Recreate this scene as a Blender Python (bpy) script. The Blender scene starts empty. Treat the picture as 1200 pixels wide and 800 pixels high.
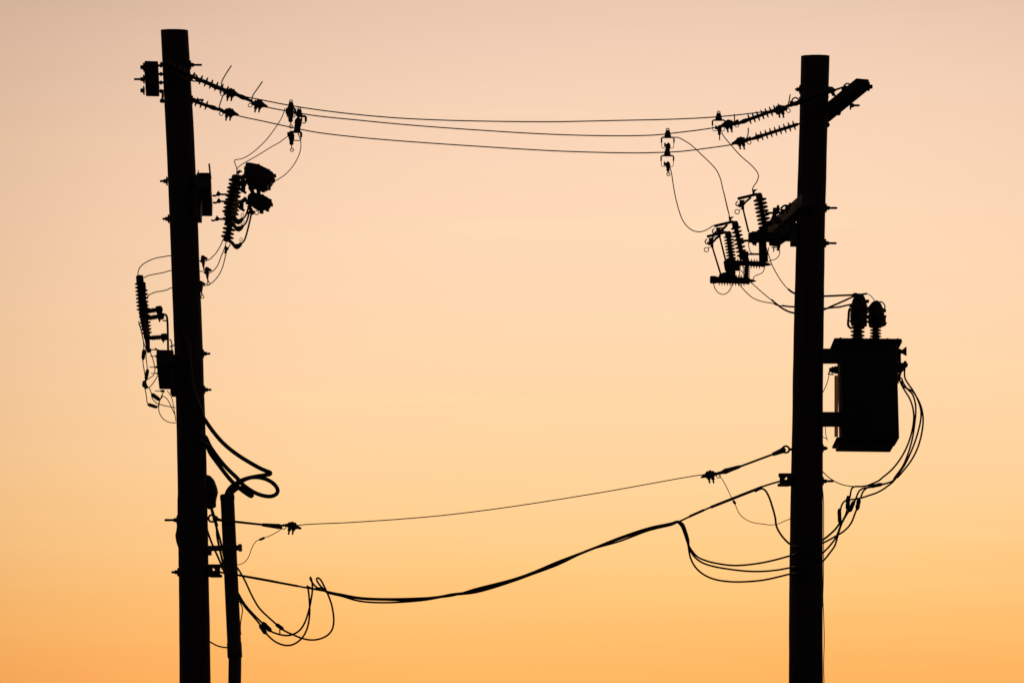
import bpy, math, random
from mathutils import Vector, Matrix, Quaternion, noise
random.seed(7)
R = math.radians
scene = bpy.context.scene
C = scene.collection

# ------------------------------------------------------------------ camera
PITCH, CAM, LENS = R(13.5), Vector((0, -30, 1.6)), 113.0
cam = bpy.data.objects.new('camera', bpy.data.cameras.new('camera'))
cam.data.lens = LENS; cam.data.sensor_width = 36; cam.data.clip_end = 20000; cam.data.clip_start = 0.1
cam.location = CAM; cam.rotation_euler = (math.pi/2 + PITCH, 0, 0)
C.objects.link(cam); scene.camera = cam

# ------------------------------------------------------------------ sky
SUN_EL, SUN_AZ = R(2.0), R(1.5)            # the sun sits low behind the poles, below the frame
w = bpy.data.worlds.new('World'); scene.world = w; w.use_nodes = True
nt = w.node_tree; nt.nodes.clear()
def N(kind, **kw):
    n = nt.nodes.new(kind)
    for k, v in kw.items(): setattr(n, k, v)
    return n
def lin(r, g, b):
    return tuple(((c/255)/12.92 if c/255 <= .04045 else ((c/255+.055)/1.055)**2.4) for c in (r, g, b)) + (1,)
def ramp(node, stops):
    e = node.color_ramp.elements
    while len(e) > 1: e.remove(e[-1])
    e[0].position, e[0].color = stops[0]
    for p, c in stops[1:]:
        k = e.new(p); k.color = c
L = nt.links.new
tc = N('ShaderNodeTexCoord')
sep = N('ShaderNodeSeparateXYZ'); L(tc.outputs['Generated'], sep.inputs[0])
# thin streaks of haze lift the layers a little
mp = N('ShaderNodeMapping'); mp.inputs['Scale'].default_value = (2.2, 2.2, 34); mp.inputs['Rotation'].default_value = (0, R(-4), 0)
L(tc.outputs['Generated'], mp.inputs[0])
nz = N('ShaderNodeTexNoise'); nz.inputs['Scale'].default_value = 3.0; nz.inputs['Detail'].default_value = 4
L(mp.outputs[0], nz.inputs['Vector'])
nzs = N('ShaderNodeMath', operation='MULTIPLY_ADD'); L(nz.outputs['Fac'], nzs.inputs[0]); nzs.inputs[1].default_value = .014; L(sep.outputs['Z'], nzs.inputs[2])
nzo = N('ShaderNodeMath', operation='SUBTRACT'); L(nzs.outputs[0], nzo.inputs[0]); nzo.inputs[1].default_value = .007
cr = N('ShaderNodeValToRGB'); cr.color_ramp.interpolation = 'B_SPLINE'
SKY = [(0.0, lin(240,126,58)), (.06, lin(252,147,72)), (.125, lin(255,175,93)), (.150, lin(255,190,110)),
       (.180, lin(255,208,147)), (.215, lin(255,213,168)), (.250, lin(255,217,181)), (.290, lin(253,217,188)), (.335, lin(244,210,188)),
       (.42, lin(208,184,172)), (.6, lin(140,140,152)), (1.0, lin(70,88,122))]
ramp(cr, SKY); L(nzo.outputs[0], cr.inputs[0])
# glow: fades with the angle from the bright heart of the sunset
GLOW_AZ, GLOW_EL = R(3.3), R(9.5)
dt = N('ShaderNodeVectorMath', operation='DOT_PRODUCT'); L(tc.outputs['Generated'], dt.inputs[0])
dt.inputs[1].default_value = (math.sin(GLOW_AZ)*math.cos(GLOW_EL), math.cos(GLOW_AZ)*math.cos(GLOW_EL), math.sin(GLOW_EL))
ac = N('ShaderNodeMath', operation='ARCCOSINE'); L(dt.outputs['Value'], ac.inputs[0])
mr = N('ShaderNodeMath', operation='DIVIDE'); L(ac.outputs[0], mr.inputs[0]); mr.inputs[1].default_value = math.pi
gl = N('ShaderNodeValToRGB'); gl.color_ramp.interpolation = 'LINEAR'
ramp(gl, [(0, (1,1,1,1)), (.038, (.985,.98,.975,1)), (.053, (.94,.93,.92,1)), (.067, (.88,.85,.825,1)), (.085, (.74,.705,.67,1)), (.16, (.42,.39,.38,1)), (.35, (.12,.12,.14,1)), (1, (.03,.035,.05,1))])
L(mr.outputs[0], gl.inputs[0])
mx = N('ShaderNodeVectorMath', operation='MULTIPLY'); L(cr.outputs[0], mx.inputs[0]); L(gl.outputs[0], mx.inputs[1])
sky = N('ShaderNodeTexSky', sky_type='NISHITA', sun_disc=False, sun_elevation=SUN_EL, sun_rotation=SUN_AZ, dust_density=4.0, ozone_density=1.0)
# faint long streaks of thin cloud catching the last light
mp2 = N('ShaderNodeMapping'); mp2.inputs['Scale'].default_value = (2.4, 2.4, 46); mp2.inputs['Rotation'].default_value = (0, R(5), 0); mp2.inputs['Location'].default_value = (.37, 1.3, .2)
L(tc.outputs['Generated'], mp2.inputs[0])
n2 = N('ShaderNodeTexNoise'); n2.inputs['Scale'].default_value = 2.6; n2.inputs['Detail'].default_value = 5; L(mp2.outputs[0], n2.inputs['Vector'])
st = N('ShaderNodeValToRGB'); ramp(st, [(.30, (.995,.992,.992,1)), (.56, (1,1,1,1)), (.76, (1.01,1.030,1.0,1))]); L(n2.outputs['Fac'], st.inputs[0])
mx2 = N('ShaderNodeVectorMath', operation='MULTIPLY'); L(mx.outputs[0], mx2.inputs[0]); L(st.outputs[0], mx2.inputs[1])
bg1 = N('ShaderNodeBackground'); L(mx2.outputs[0], bg1.inputs[0]); bg1.inputs[1].default_value = 1.0
bg2 = N('ShaderNodeBackground'); L(sky.outputs[0], bg2.inputs[0]); bg2.inputs[1].default_value = 0.004
ad = N('ShaderNodeAddShader'); L(bg1.outputs[0], ad.inputs[0]); L(bg2.outputs[0], ad.inputs[1])
out = N('ShaderNodeOutputWorld'); L(ad.outputs[0], out.inputs[0])
# ------------------------------------------------------------------ sun and exposure
sl = bpy.data.lights.new('sun', 'SUN'); sl.energy = 0.06; sl.angle = R(.5); sl.color = (1, .55, .25)
sun = bpy.data.objects.new('sun', sl); C.objects.link(sun)
sun.rotation_euler = Vector((-math.sin(SUN_AZ)*math.cos(SUN_EL), -math.cos(SUN_AZ)*math.cos(SUN_EL), -math.sin(SUN_EL))).to_track_quat('-Z', 'Y').to_euler()
vs = scene.view_settings; vs.view_transform = 'Standard'; vs.look = 'None'; vs.exposure = 0; vs.gamma = 1; vs.use_curve_mapping = False

# ------------------------------------------------------------------ materials
def material(name, col, rough=.6, metal=0.0, var=.35, scale=9.0, stretch=(1,1,1), bump=0.0, trans=0.0):
    m = bpy.data.materials.new(name); m.use_nodes = True
    t = m.node_tree; b = t.nodes['Principled BSDF']
    b.inputs['Roughness'].default_value = rough; b.inputs['Metallic'].default_value = metal
    co = t.nodes.new('ShaderNodeTexCoord'); ma = t.nodes.new('ShaderNodeMapping'); ma.inputs['Scale'].default_value = stretch
    no = t.nodes.new('ShaderNodeTexNoise'); no.inputs['Scale'].default_value = scale; no.inputs['Detail'].default_value = 6
    rp = t.nodes.new('ShaderNodeValToRGB'); k = t.links.new
    k(co.outputs['Object'], ma.inputs[0]); k(ma.outputs[0], no.inputs['Vector']); k(no.outputs['Fac'], rp.inputs[0])
    lo = [c*(1-var) for c in col]; hi = [c*(1+var) for c in col]
    rp.color_ramp.elements[0].position = .3; rp.color_ramp.elements[0].color = (*lo, 1)
    rp.color_ramp.elements[1].position = .7; rp.color_ramp.elements[1].color = (*hi, 1)
    k(rp.outputs[0], b.inputs['Base Color'])
    if bump:
        bp = t.nodes.new('ShaderNodeBump'); bp.inputs['Strength'].default_value = bump; bp.inputs['Distance'].default_value = .01
        k(no.outputs['Fac'], bp.inputs['Height']); k(bp.outputs[0], b.inputs['Normal'])
    if trans:
        tr = t.nodes.new('ShaderNodeBsdfTranslucent'); tr.inputs[0].default_value = (*[min(.8, c*(2.2 if trans < .7 else 4)) for c in col], 1)
        mi = t.nodes.new('ShaderNodeMixShader'); mi.inputs[0].default_value = trans
        k(b.outputs[0], mi.inputs[1]); k(tr.outputs[0], mi.inputs[2]); k(mi.outputs[0], t.nodes['Material Output'].inputs[0])
    return m
WOOD = material('creosoted wood', (.028,.020,.016), .85, scale=14, stretch=(1,1,.06), bump=.7, var=.5)
ARM = material('treated timber', (.030,.022,.017), .85, scale=12, stretch=(1,.08,1), bump=.6, var=.5)
STEEL = material('weathered galvanised steel', (.055,.055,.058), .7, .3, scale=30, bump=.15)
PORC = material('brown glazed porcelain', (.030,.018,.014), .35, scale=5)
POLY = material('grey silicone rubber', (.016,.016,.017), .85, scale=20)
RUBBER = material('black cable insulation', (.014,.014,.015), .6, scale=25)
WIRE = material('weathered conductor', (.050,.042,.036), .65, .3, scale=40)
PAINT = material('dark grey transformer paint', (.018,.020,.022), .9, scale=3, bump=.05)
GUARD = material('brown smoked plastic guard', (.030,.018,.010), .4, scale=18, trans=.45, bump=.5)
LIT_STRIP = material('translucent brown lit strip', (.16,.095,.06), .5, scale=10, stretch=(1,1,.2), trans=.75)  # bright translucent brown stands in for the light slit beside the tank
HOOD = material('dark moulded hood', (.016,.017,.020), .5, scale=8)
PIPE = material('grey plastic conduit', (.030,.030,.031), .65, scale=6, stretch=(1,1,.2))
EARTH = material('dry dark earth', (.045,.038,.024), .95, scale=.6, bump=.4)

# ------------------------------------------------------------------ geometry helpers
FPX = LENS/36*1200
UP = Vector((0, -math.sin(PITCH), math.cos(PITCH))); FW = Vector((0, math.cos(PITCH), math.sin(PITCH)))
U = 30.85/FPX                                # metres spanned by one photograph pixel at the poles
def ray(x, y): return FW + Vector((1,0,0))*((x-600)/FPX) + UP*((400-y)/FPX)
def at(x, y, Y=0.0):                         # point of the line of sight at depth Y
    d = ray(x, y); return CAM + d*((Y-CAM.y)/d.y)
def at_z(x, y, Z):                           # point of the line of sight at height Z
    d = ray(x, y); return CAM + d*((Z-CAM.z)/d.z)
def P(p, Y=0.0): return at(p[0], p[1], p[2] if len(p) > 2 else Y)
def V(x0, y0, s): return lambda *pts: [(x0+q[0]/s, y0+q[1]/s, *q[2:]) for q in pts]

def frame(d):
    d = d.normalized(); a = Vector((0,0,1)) if abs(d.z) < .9 else Vector((1,0,0))
    u = d.cross(a).normalized(); return u, d.cross(u).normalized()
class MB:
    def __init__(s): s.v, s.f = [], []
    def tube(s, pts, r, n=8, cap=True):
        rs = r if isinstance(r, (list, tuple)) else [r]*len(pts)
        u = None; base = len(s.v)
        for i, p in enumerate(pts):
            d = (pts[min(i+1, len(pts)-1)] - pts[max(i-1, 0)])
            d = d.normalized() if d.length > 1e-9 else Vector((0,0,1))
            if u is None: u, _ = frame(d)
            u = (u - d*u.dot(d));
            u = u.normalized() if u.length > 1e-6 else frame(d)[0]
            w_ = d.cross(u)
            for k in range(n):
                a = 2*math.pi*k/n
                s.v.append(p + (u*math.cos(a) + w_*math.sin(a))*rs[i])
        for i in range(len(pts)-1):
            for k in range(n):
                a, b = base+i*n+k, base+i*n+(k+1) % n
                s.f.append((a, b, b+n, a+n))
        if cap:
            s.f.append(tuple(base+k for k in reversed(range(n)))); e = base+(len(pts)-1)*n
            s.f.append(tuple(e+k for k in range(n)))
        return s
    def lathe(s, p0, d, prof, n=16):         # prof: (distance along d, radius)
        d = d.normalized()
        return s.tube2([p0 + d*t for t, _ in prof], [max(q, .0004) for _, q in prof], d, n)
    def tube2(s, pts, rs, d, n):
        u, w_ = frame(d); base = len(s.v)
        for p, r in zip(pts, rs):
            for k in range(n):
                a = 2*math.pi*k/n; s.v.append(p + (u*math.cos(a)+w_*math.sin(a))*r)
        for i in range(len(pts)-1):
            for k in range(n):
                a, b = base+i*n+k, base+i*n+(k+1) % n; s.f.append((a, b, b+n, a+n))
        s.f.append(tuple(base+k for k in reversed(range(n)))); e = base+(len(pts)-1)*n
        s.f.append(tuple(e+k for k in range(n)))
        return s
    def box(s, c, ax, ay, az):               # half vectors
        b = len(s.v)
        for i in (-1,1):
            for j in (-1,1):
                for k in (-1,1): s.v.append(c + ax*i + ay*j + az*k)
        for q in ((0,1,3,2),(4,6,7,5),(0,4,5,1),(2,3,7,6),(0,2,6,4),(1,5,7,3)): s.f.append(tuple(b+i for i in q))
        return s
    def bar(s, a, b, w_, h):                 # rectangular bar from a to b
        d = (b-a); u = Vector((0,0,1)).cross(d)
        u = u.normalized() if u.length > 1e-6 else Vector((1,0,0)); v_ = d.normalized().cross(u)
        return s.box((a+b)/2, d/2, u*(w_/2), v_*(h/2))
    def prism(s, poly, depth):               # outline extruded along depth, rims rounded a little
        n = len(poly); c = sum(poly, Vector())/n; b = len(s.v)
        for k, t in ((.88, 0), (1, .12), (1, .88), (.88, 1)):
            for p in poly: s.v.append(c + (p-c)*k + depth*(t-.5))
        for i in range(3):
            for k in range(n):
                a, e = b+i*n+k, b+i*n+(k+1) % n; s.f.append((a, e, e+n, a+n))
        s.f.append(tuple(b+k for k in reversed(range(n)))); s.f.append(tuple(b+3*n+k for k in range(n)))
        return s
    def ring(s, c, rad, r, nrm=Vector((0,1,0)), n=18, m=6):
        u, w_ = frame(nrm); b = len(s.v)
        for i in range(n):
            a = 2*math.pi*i/n; o = u*math.cos(a)+w_*math.sin(a)
            for k in range(m):
                e = 2*math.pi*k/m; s.v.append(c + o*(rad + r*math.cos(e)) + nrm*(r*math.sin(e)))
        for i in range(n):
            for k in range(m):
                s.f.append((b+i*m+k, b+((i+1) % n)*m+k, b+((i+1) % n)*m+(k+1) % m, b+i*m+(k+1) % m))
        return s
    def worn(s, amp, f):                     # uneven moulded or dented surface
        s.v = [v + Vector((noise.noise(v*f), noise.noise(v*f+Vector((9,0,0))), .5*noise.noise(v*f+Vector((0,9,0)))))*amp for v in s.v]
        return s
    def ball(s, c, r, n=10):
        return s.lathe(c - Vector((0,0,r)), Vector((0,0,1)), [(r-r*math.cos(math.pi*i/6), r*math.sin(math.pi*i/6)) for i in range(7)], n)
def smooth(pts, step=.02):
    if len(pts) < 3: return pts
    q = [pts[0]*2-pts[1]] + list(pts) + [pts[-1]*2-pts[-2]]; res = []
    for i in range(1, len(q)-2):
        a, b, c, d = q[i-1:i+3]
        t1 = max((b-a).length, 1e-4)**.5; t2 = t1+max((c-b).length, 1e-4)**.5; t3 = t2+max((d-c).length, 1e-4)**.5
        n = max(2, min(60, int((c-b).length/step)))
        for k in range(n):
            t = t1 + (t2-t1)*k/n
            A1 = a*((t1-t)/t1)+b*(t/t1); A2 = b*((t2-t)/(t2-t1))+c*((t-t1)/(t2-t1)); A3 = c*((t3-t)/(t3-t2))+d*((t-t2)/(t3-t2))
            B1 = A1*((t2-t)/t2)+A2*(t/t2); B2 = A2*((t3-t)/(t3-t1))+A3*((t-t1)/(t3-t1))
            res.append(B1*((t2-t)/(t2-t1))+B2*((t-t1)/(t2-t1)))
    res.append(pts[-1]); return res

ORI = {}
def to_mesh(name, mb, mat, org):
    me = bpy.data.meshes.new(name); me.from_pydata([v-org for v in mb.v], [], mb.f)
    me.polygons.foreach_set('use_smooth', [True]*len(me.polygons)); me.update()
    me.set_sharp_from_angle(angle=R(38)); me.materials.append(mat)
    return me
def thing(name, loc, label, cat, group=None):
    o = bpy.data.objects.new(name, None); C.objects.link(o); o.location = loc; ORI[o] = loc.copy(); o.empty_display_size = .1
    o['label'] = label; o['category'] = cat
    if group: o['group'] = group
    return o
def part(name, mb, mat, parent):
    o = bpy.data.objects.new(name, to_mesh(name, mb, mat, ORI[parent])); C.objects.link(o); o.parent = parent; ORI[o] = ORI[parent]
    return o
def solo(name, mb, mat, label, cat, group=None):
    org = mb.v[0].copy(); o = bpy.data.objects.new(name, to_mesh(name, mb, mat, org)); C.objects.link(o); o.location = org; ORI[o] = org
    o['label'] = label; o['category'] = cat
    if group: o['group'] = group
    return o
SHARED = {}
def shared(name, key, mat, make, parent, pos, axis):   # alike pieces share one mesh, built along +Z
    k = (name, key, mat.name)
    if k not in SHARED: SHARED[k] = to_mesh(name, make(), mat, Vector())
    o = bpy.data.objects.new(name, SHARED[k]); C.objects.link(o); o.parent = parent
    q = Vector((0,0,1)).rotation_difference(axis.normalized())
    o.matrix_local = Matrix.Translation(pos-ORI[parent]) @ q.to_matrix().to_4x4()
    return o
def sheds(parent, a, b, n, r, core, mat, t0=.1, t1=.9, thick=.010, alt=1.0):
    d = b-a
    for i in range(n):
        t = t0 + (t1-t0)*i/max(1, n-1); rr = r*(alt if i % 2 else 1)
        shared('shed', (round(rr,4), round(core,4), thick), mat,
               lambda: MB().lathe(Vector((0,0,-thick)), Vector((0,0,1)), [(0,core),(thick*.5,rr*.93),(thick*.75,rr),(thick*1.05,rr*.98),(thick*1.6,core*1.35),(thick*2.3,core)], 16),
               parent, a + d*t, -d)
def wire(name, pts, dia, label, cat='wire', group=None, mat=WIRE, Y=0.0, n=7):
    return solo(name, MB().tube(smooth([P(p, Y) for p in pts]), (dia*1.28 if dia < 1.4 else dia*1.12)*U/2, n), mat, label, cat, group)
def bolt(parent, p, side, length, Y=0.0, mat=STEEL):  # threaded rod with washer and nut coming out sideways
    a = at(*p, Y); d = Vector((side, 0, 0)); mb = MB()
    mb.box(a + d*.006, d*.006, Vector((0,.035,0)), Vector((0,0,.035)))
    mb.lathe(a + d*.012, d, [(0,.021),(.025,.021),(.028,.016)], 6)
    mb.lathe(a + d*.03, d, [(0,.0115),(length*U-.03,.0115),(length*U-.026,.008)], 8)
    part('bolt', mb, mat, parent)
X, Yv, Z = Vector((1,0,0)), Vector((0,1,0)), Vector((0,0,1))

# ------------------------------------------------------------------ ground
g = MB()
GN = 40
xs = [math.copysign(abs(i/20)**3*9000, i) for i in range(-20, 21)]
for a in xs:
    for b in xs:
        far = min(1, max(0, (math.hypot(a, b)-12)/60))
        g.v.append(Vector((a, b, .25*far*noise.noise(Vector((a*.02, b*.02, 3))))))
for i in range(40):
    for j in range(40):
        k = i*41+j; g.f.append((k, k+41, k+42, k+1))
go = bpy.data.objects.new('ground', to_mesh('ground', g, EARTH, Vector())); C.objects.link(go); go['kind'] = 'structure'

# ------------------------------------------------------------------ poles
def pole(px, label, bump_at=()):
    cs = [(at(x, y, 0), wd) for x, y, wd in px]
    def rad(c, wd): return wd/2*((c-CAM).dot(FW))/FPX
    pts = [c for c, _ in cs]; rs = [rad(c, wd) for c, wd in cs]
    sl_ = (pts[-1]-pts[-2]).normalized(); b = pts[-1] + sl_*(1.5/abs(sl_.z))
    pts += [b, Vector((b.x + sl_.x*1.0, b.y, -.2))]; rs += [rs[-1]*1.04, rs[-1]*1.1]
    line = []; rr = []
    sp = smooth(pts, .06)
    zs = [p.z for p in pts]
    for p in sp:
        for i in range(len(zs)-1):
            if zs[i] >= p.z >= zs[i+1]:
                t = (zs[i]-p.z)/(zs[i]-zs[i+1]); rr.append(rs[i]*(1-t)+rs[i+1]*t); break
        else: rr.append(rs[-1] if p.z < zs[-1] else rs[0])
        line.append(p)
    # refine vertically
    fine, fr = [], []
    for i in range(len(line)-1):
        k = max(1, int((line[i+1]-line[i]).length/.03))
        for j in range(k):
            t = j/k; fine.append(line[i].lerp(line[i+1], t)); fr.append(rr[i]*(1-t)+rr[i+1]*t)
    fine.append(line[-1]); fr.append(rr[-1])
    n = 56; mb = MB(); checks = [(random.uniform(0, 2*math.pi), random.uniform(5, 12), random.uniform(.6, 3)) for _ in range(16)]
    d0 = (fine[0]-fine[1]).normalized()
    fine.insert(0, fine[0] + d0*.004); fr.insert(0, fr[0]*.985); ztop = fine[0].z
    seed = px[0][0]
    for p, r in zip(fine, fr):
        for k in range(n):
            a = 2*math.pi*k/n
            q = r + .0048*noise.noise(Vector((math.cos(a)*2, math.sin(a)*2, p.z*1.1+seed))) + .0028*noise.noise(Vector((math.cos(a)*9, math.sin(a)*9, p.z*2.5+seed)))
            for ca, cz, cl in checks:        # weather checks: narrow vertical splits
                da = abs((a-ca-.03*math.sin(p.z*2)+math.pi) % (2*math.pi)-math.pi); f = max(0, 1-abs(p.z-cz)/cl)
                if da < .09 and f > 0: q -= .009*f*(1-da/.09)
            for ba, bz, bl, bh in bump_at:   # a flaring splinter of sapwood
                da = abs((a-ba+math.pi) % (2*math.pi)-math.pi); f = max(0, 1-abs(p.z-bz)/bl)
                if da < .5 and f > 0: q += bh*min(1, f*2)*(1-da/.5)*(.75+.5*noise.noise(Vector((p.z*9, a*3, 1))))
            sl_cut = max(0, 1-(ztop-p.z)/.25)*.25*math.sin(a)*q   # the top is sawn with a slope
            mb.v.append(Vector((p.x+math.cos(a)*q, p.y+math.sin(a)*q, p.z+sl_cut)))
    for i in range(len(fine)-1):
        for k in range(n):
            a, e = i*n+k, i*n+(k+1) % n; mb.f.append((a, a+n, e+n, e))
    mb.f.append(tuple(range(n))); e = (len(fine)-1)*n; mb.f.append(tuple(e+k for k in reversed(range(n))))
    base = Vector((pts[-1].x, 0, 0))
    t = thing('utility_pole', base, label, 'utility pole', 'wooden utility poles')
    part('shaft', mb, WOOD, t)
    return t
zb = at(210, 622, 0).z
poleL = pole([(204.2,36,32),(211.5,170,33),(218,330,33),(222.7,460,33.5),(226.3,620,34.6),(228.7,800,36.5)],
             'weathered wooden utility pole beside the grey conduit, with no transformer', [(math.pi*1.0, zb, .16, .032), (math.pi*1.0, zb-.25, .12, .006), (math.pi*1.0, zb+.22, .13, .01)])
poleR = pole([(955.5,66,33),(952,190,33),(948.2,360,34.3),(946.8,440,35.6),(945.6,560,37.2),(944.4,700,39.2),(944.3,800,39.8)],
             'wooden utility pole that carries the boxy transformer')
bolt(poleL, (208.5, 609), -1, 15); bolt(poleL, (209.5, 670), -1, 8)
bolt(poleL, (222.5, 76.3), 1, 14); bolt(poleL, (224.5, 117.3), 1, 14)
bolt(poleR, (938, 105), -1, 6); bolt(poleR, (963.5, 525), 1, 6); bolt(poleR, (963.7, 563.5), 1, 12.5)

# ------------------------------------------------------------------ crossarms and equipment brackets
def beam(name, near, far, Yn, wd, h, mat, label, cat, group=None):
    a = at(near[0], near[1], Yn); b = at_z(far[0], far[1], a.z); m = (a+b)/2
    t = thing(name, m, label, cat, group); mb = MB(); d = (b-a); u = d.cross(Z).normalized()
    k = 10; rows = []
    for i in range(k+1):
        c = a + d*(i/k)
        for e in (-1, 1):
            for f in (-1, 1):
                pass
    ch = .006
    prof = [(-wd/2+ch,-h/2),(wd/2-ch,-h/2),(wd/2,-h/2+ch),(wd/2,h/2-ch),(wd/2-ch,h/2),(-wd/2+ch,h/2),(-wd/2,h/2-ch),(-wd/2,-h/2+ch)]
    for i in range(k+1):
        c = a + d*(i/k)
        for x_, z_ in prof:
            j = .0015*noise.noise(Vector((i*1.7, x_*40, z_*40)))
            mb.v.append(c + u*(x_+j) + Z*(z_+j))
    for i in range(k):
        for q in range(8): e = i*8+q; e2 = i*8+(q+1) % 8; mb.f.append((e, e2, e2+8, e+8))
    mb.f.append(tuple(reversed(range(8)))); mb.f.append(tuple(k*8+q for q in range(8)))
    part('arm', mb, mat, t)
    return t, a, b
armL, aLn, aLf = beam('crossarm', (177.2,77.5), (179,107.5), -.38, .132, .10, ARM, 'short dark crossarm seen end on at the top left of the pole beside the conduit', 'crossarm', 'crossarms at the pole tops')
for y_, ln, yy in ((79,4,-.33),(93,12,0),(106.2,4.5,.42)): bolt(armL, (169.3, y_), -1, ln, yy)
for i in range(4):                            # spacers between arm and pole
    p = at(188, 77+i*10, -.3+.25*i)
    part('spacer', MB().lathe(p - X*.03, X, [(0,.012),(.025,.012),(.025,.02),(.045,.02),(.045,.012),(.06,.012)], 10), STEEL, armL)
part('lug', MB().tube(smooth([at(190.5,108,.1), at(190.6,114,.1), at(189.5,118,.1)]), .012, 6).ball(at(189.6,118.4,.1), .022).ball(at(191.5,118.6,.1), .02), STEEL, armL)

brkL, bLn, bLf = beam('equipment_bracket', (239.2,214.3), (241.3,246.5), -.36, .13, .12, STEEL, 'boxy steel bracket on the right face of the left pole, carrying the hooded cutouts', 'bracket', 'equipment brackets on the poles')
part('backplate', MB().box(at(232,233,-.05), X*.036, Yv*.08, Z*.22), STEEL, brkL)
part('cap_plate', MB().box(at(239.3,206.3,-.3), X*.064, Yv*.09, Z*.006), STEEL, brkL)
part('pin', MB().tube([at(245,192,-.34), at(246.8,208,-.34)], .0085, 8), STEEL, brkL)
part('pin', MB().tube([at(232.4,199.5,-.34), at(232.6,208,-.34)], .005, 8), STEEL, brkL)
bolt(brkL, (196.3,212.3), -1, 8.5); bolt(brkL, (198.3,256.5), -1, 7.5)
low, lwn, lwf = beam('equipment_bracket', (193.2,416.5), (196.3,449.5), -.36, .16, .11, STEEL, 'boxy steel bracket on the left face of the left pole, carrying the cable terminations', 'bracket', 'equipment brackets on the poles')
part('backplate', MB().box(at(203.5,440,-.05), X*.02, Yv*.08, Z*.19), STEEL, low)
for x0, x1, y_, yy in ((176,186,417.3,-.36),(175,187,430,-.1),(177,188,437.3,.1),(181.5,193,458,.45)):
    part('pin', MB().lathe(at(x0,y_,yy), X, [(0,.004),((x1-x0)*U*.6,.0045),((x1-x0)*U*.6,.012),((x1-x0)*U,.012)], 8), STEEL, low)
part('stand', MB().tube(smooth([at(191.5,368,.05),at(195,369.5,.05),at(196,375,.05),at(196.3,378,.05),at(197,411,.05)]), .0105, 8), STEEL, low)
part('stand', MB().tube([at(190.5,375.5,.05), at(196,375.7,.05)], .007, 8), STEEL, low)
part('stand', MB().tube(smooth([at(198.5,397.5,.2),at(200.5,399,.2),at(201.5,411,.2)]), .006, 8), STEEL, low)
part('stand', MB().tube([at(199.5,406,.2), at(205,404,.1)], .007, 8), STEEL, low)
part('stand', MB().tube([at(174,409.5,-.2), at(186,409.7,-.2)], .006, 8).ball(at(182.5,408.7,-.2), .011), STEEL, low)
bolt(low, (237.5,414.3), 1, 8.5); bolt(low, (238.8,456.5), 1, 8.5)

armR, aRn, aRf = beam('crossarm', (1010.7,98.7), (950,148.5), -.72, .135, .105, ARM, 'timber crossarm reaching up to the right near the top of the transformer pole', 'crossarm', 'crossarms at the pole tops')
bolt(armR, (996,123.7), 1, 11, -.3); bolt(armR, (1017.6,101.8), 1, 3, -.7)
for x_, y_, yy in ((982.6,132.6,-.1),(969.5,146.5,.0)):
    part('nut', MB().ball(at(x_, y_, yy), .026), STEEL, armR)
part('strut', MB().tube(smooth([at(966,103,-.16), at(974,103.5,-.3), at(976,108,-.4), at(978,112,-.45)]), .012, 8).ball(at(974,105.5,-.3), .033), STEEL, armR)
armR2, a2n, a2f = beam('equipment_bracket', (947,234), (899,276.5), -.30, .125, .13, STEEL, 'thick slanting bracket left of the transformer pole, carrying the open cutouts', 'bracket', 'equipment brackets on the poles')
part('backplate', MB().box(at(930,276.5,.0), X*.028, Yv*.09, Z*.085), STEEL, armR2)
part('brace', MB().bar(at(906,283,.3), at(930,266,-.05), .1, .1), STEEL, armR2)
part('crosspiece', MB().box(at(903,277.5,.25), X*.20, Yv*.05, Z*.034).box(at(888,277.8,.25), X*.06, Yv*.06, Z*.042), STEEL, armR2)
part('link', MB().tube([at(922,276.8,.0), at(929,276.8,.0)], .012, 8), STEEL, armR2)
part('hanger', MB().box(at(893.8,294.5,.45), X*.036, Yv*.03, Z*.105).box(at(897.5,301,.44), X*.02, Yv*.02, Z*.05), STEEL, armR2)
part('strut', MB().tube([at(869,297.8,.55), at(892,297.8,.47)], .010, 8), STEEL, armR2)
part('peg', MB().tube([at(914.5,279,.2), at(911.8,293.5,.2)], .015, 8), STEEL, armR2)
part('peg', MB().tube([at(907,288,.2), at(906.6,295,.2)], .006, 8).tube([at(904,290,.2), at(913,290,.2)], .006, 8), STEEL, armR2)
for p0, p1, r_ in (((897,250),(917,248.8),.012),((911,245.5),(921,246),.008),((921,246),(922.5,250),.008),((908,248),(907.5,262),.014),((911.8,241),(911.8,248),.013),((906,253),(915,262),.03)):
    part('fitting', MB().tube([at(*p0,-.02), at(*p1,-.02)], [r_, r_*(.35 if p0[1] == 241 and 0 else 1)], 8), STEEL, armR2)
part('clamp', MB().box(at(908.7,247.5,-.02), X*.024, Yv*.024, Z*.03).lathe(at(911.8,246,-.02), Z, [(0,.02),(.02,.018),(.05,.006)], 8), STEEL, armR2)
for x_, y_, yy, r_ in ((922.8,243.2,-.05,.026),(917,248.3,0,.022),(925.8,239.6,-.1,.016),(909,257,.1,.026),(903,262.5,.15,.022),(898.5,266.8,.2,.024)):
    part('nut', MB().lathe(at(x_,y_,yy)-Z*r_, Z, [(0,r_*.8),(r_*.8,r_),(r_*1.5,r_),(r_*2,r_*.5)], 6), STEEL, armR2)
part('rod', MB().tube(smooth([at(915,244.5,-.05), at(919,240.8,-.06), at(923,241,-.06)]), .010, 7), STEEL, armR2)
part('hook', MB().tube(smooth([at(896,268.5,.1), at(901,262,.1), at(905,256,.1), at(907,250,.05)]), .012, 7), STEEL, armR2)
bolt(armR2, (967.3,243.8), 1, 13.5); bolt(armR2, (966.5,285), 1, 13.5)

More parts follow.
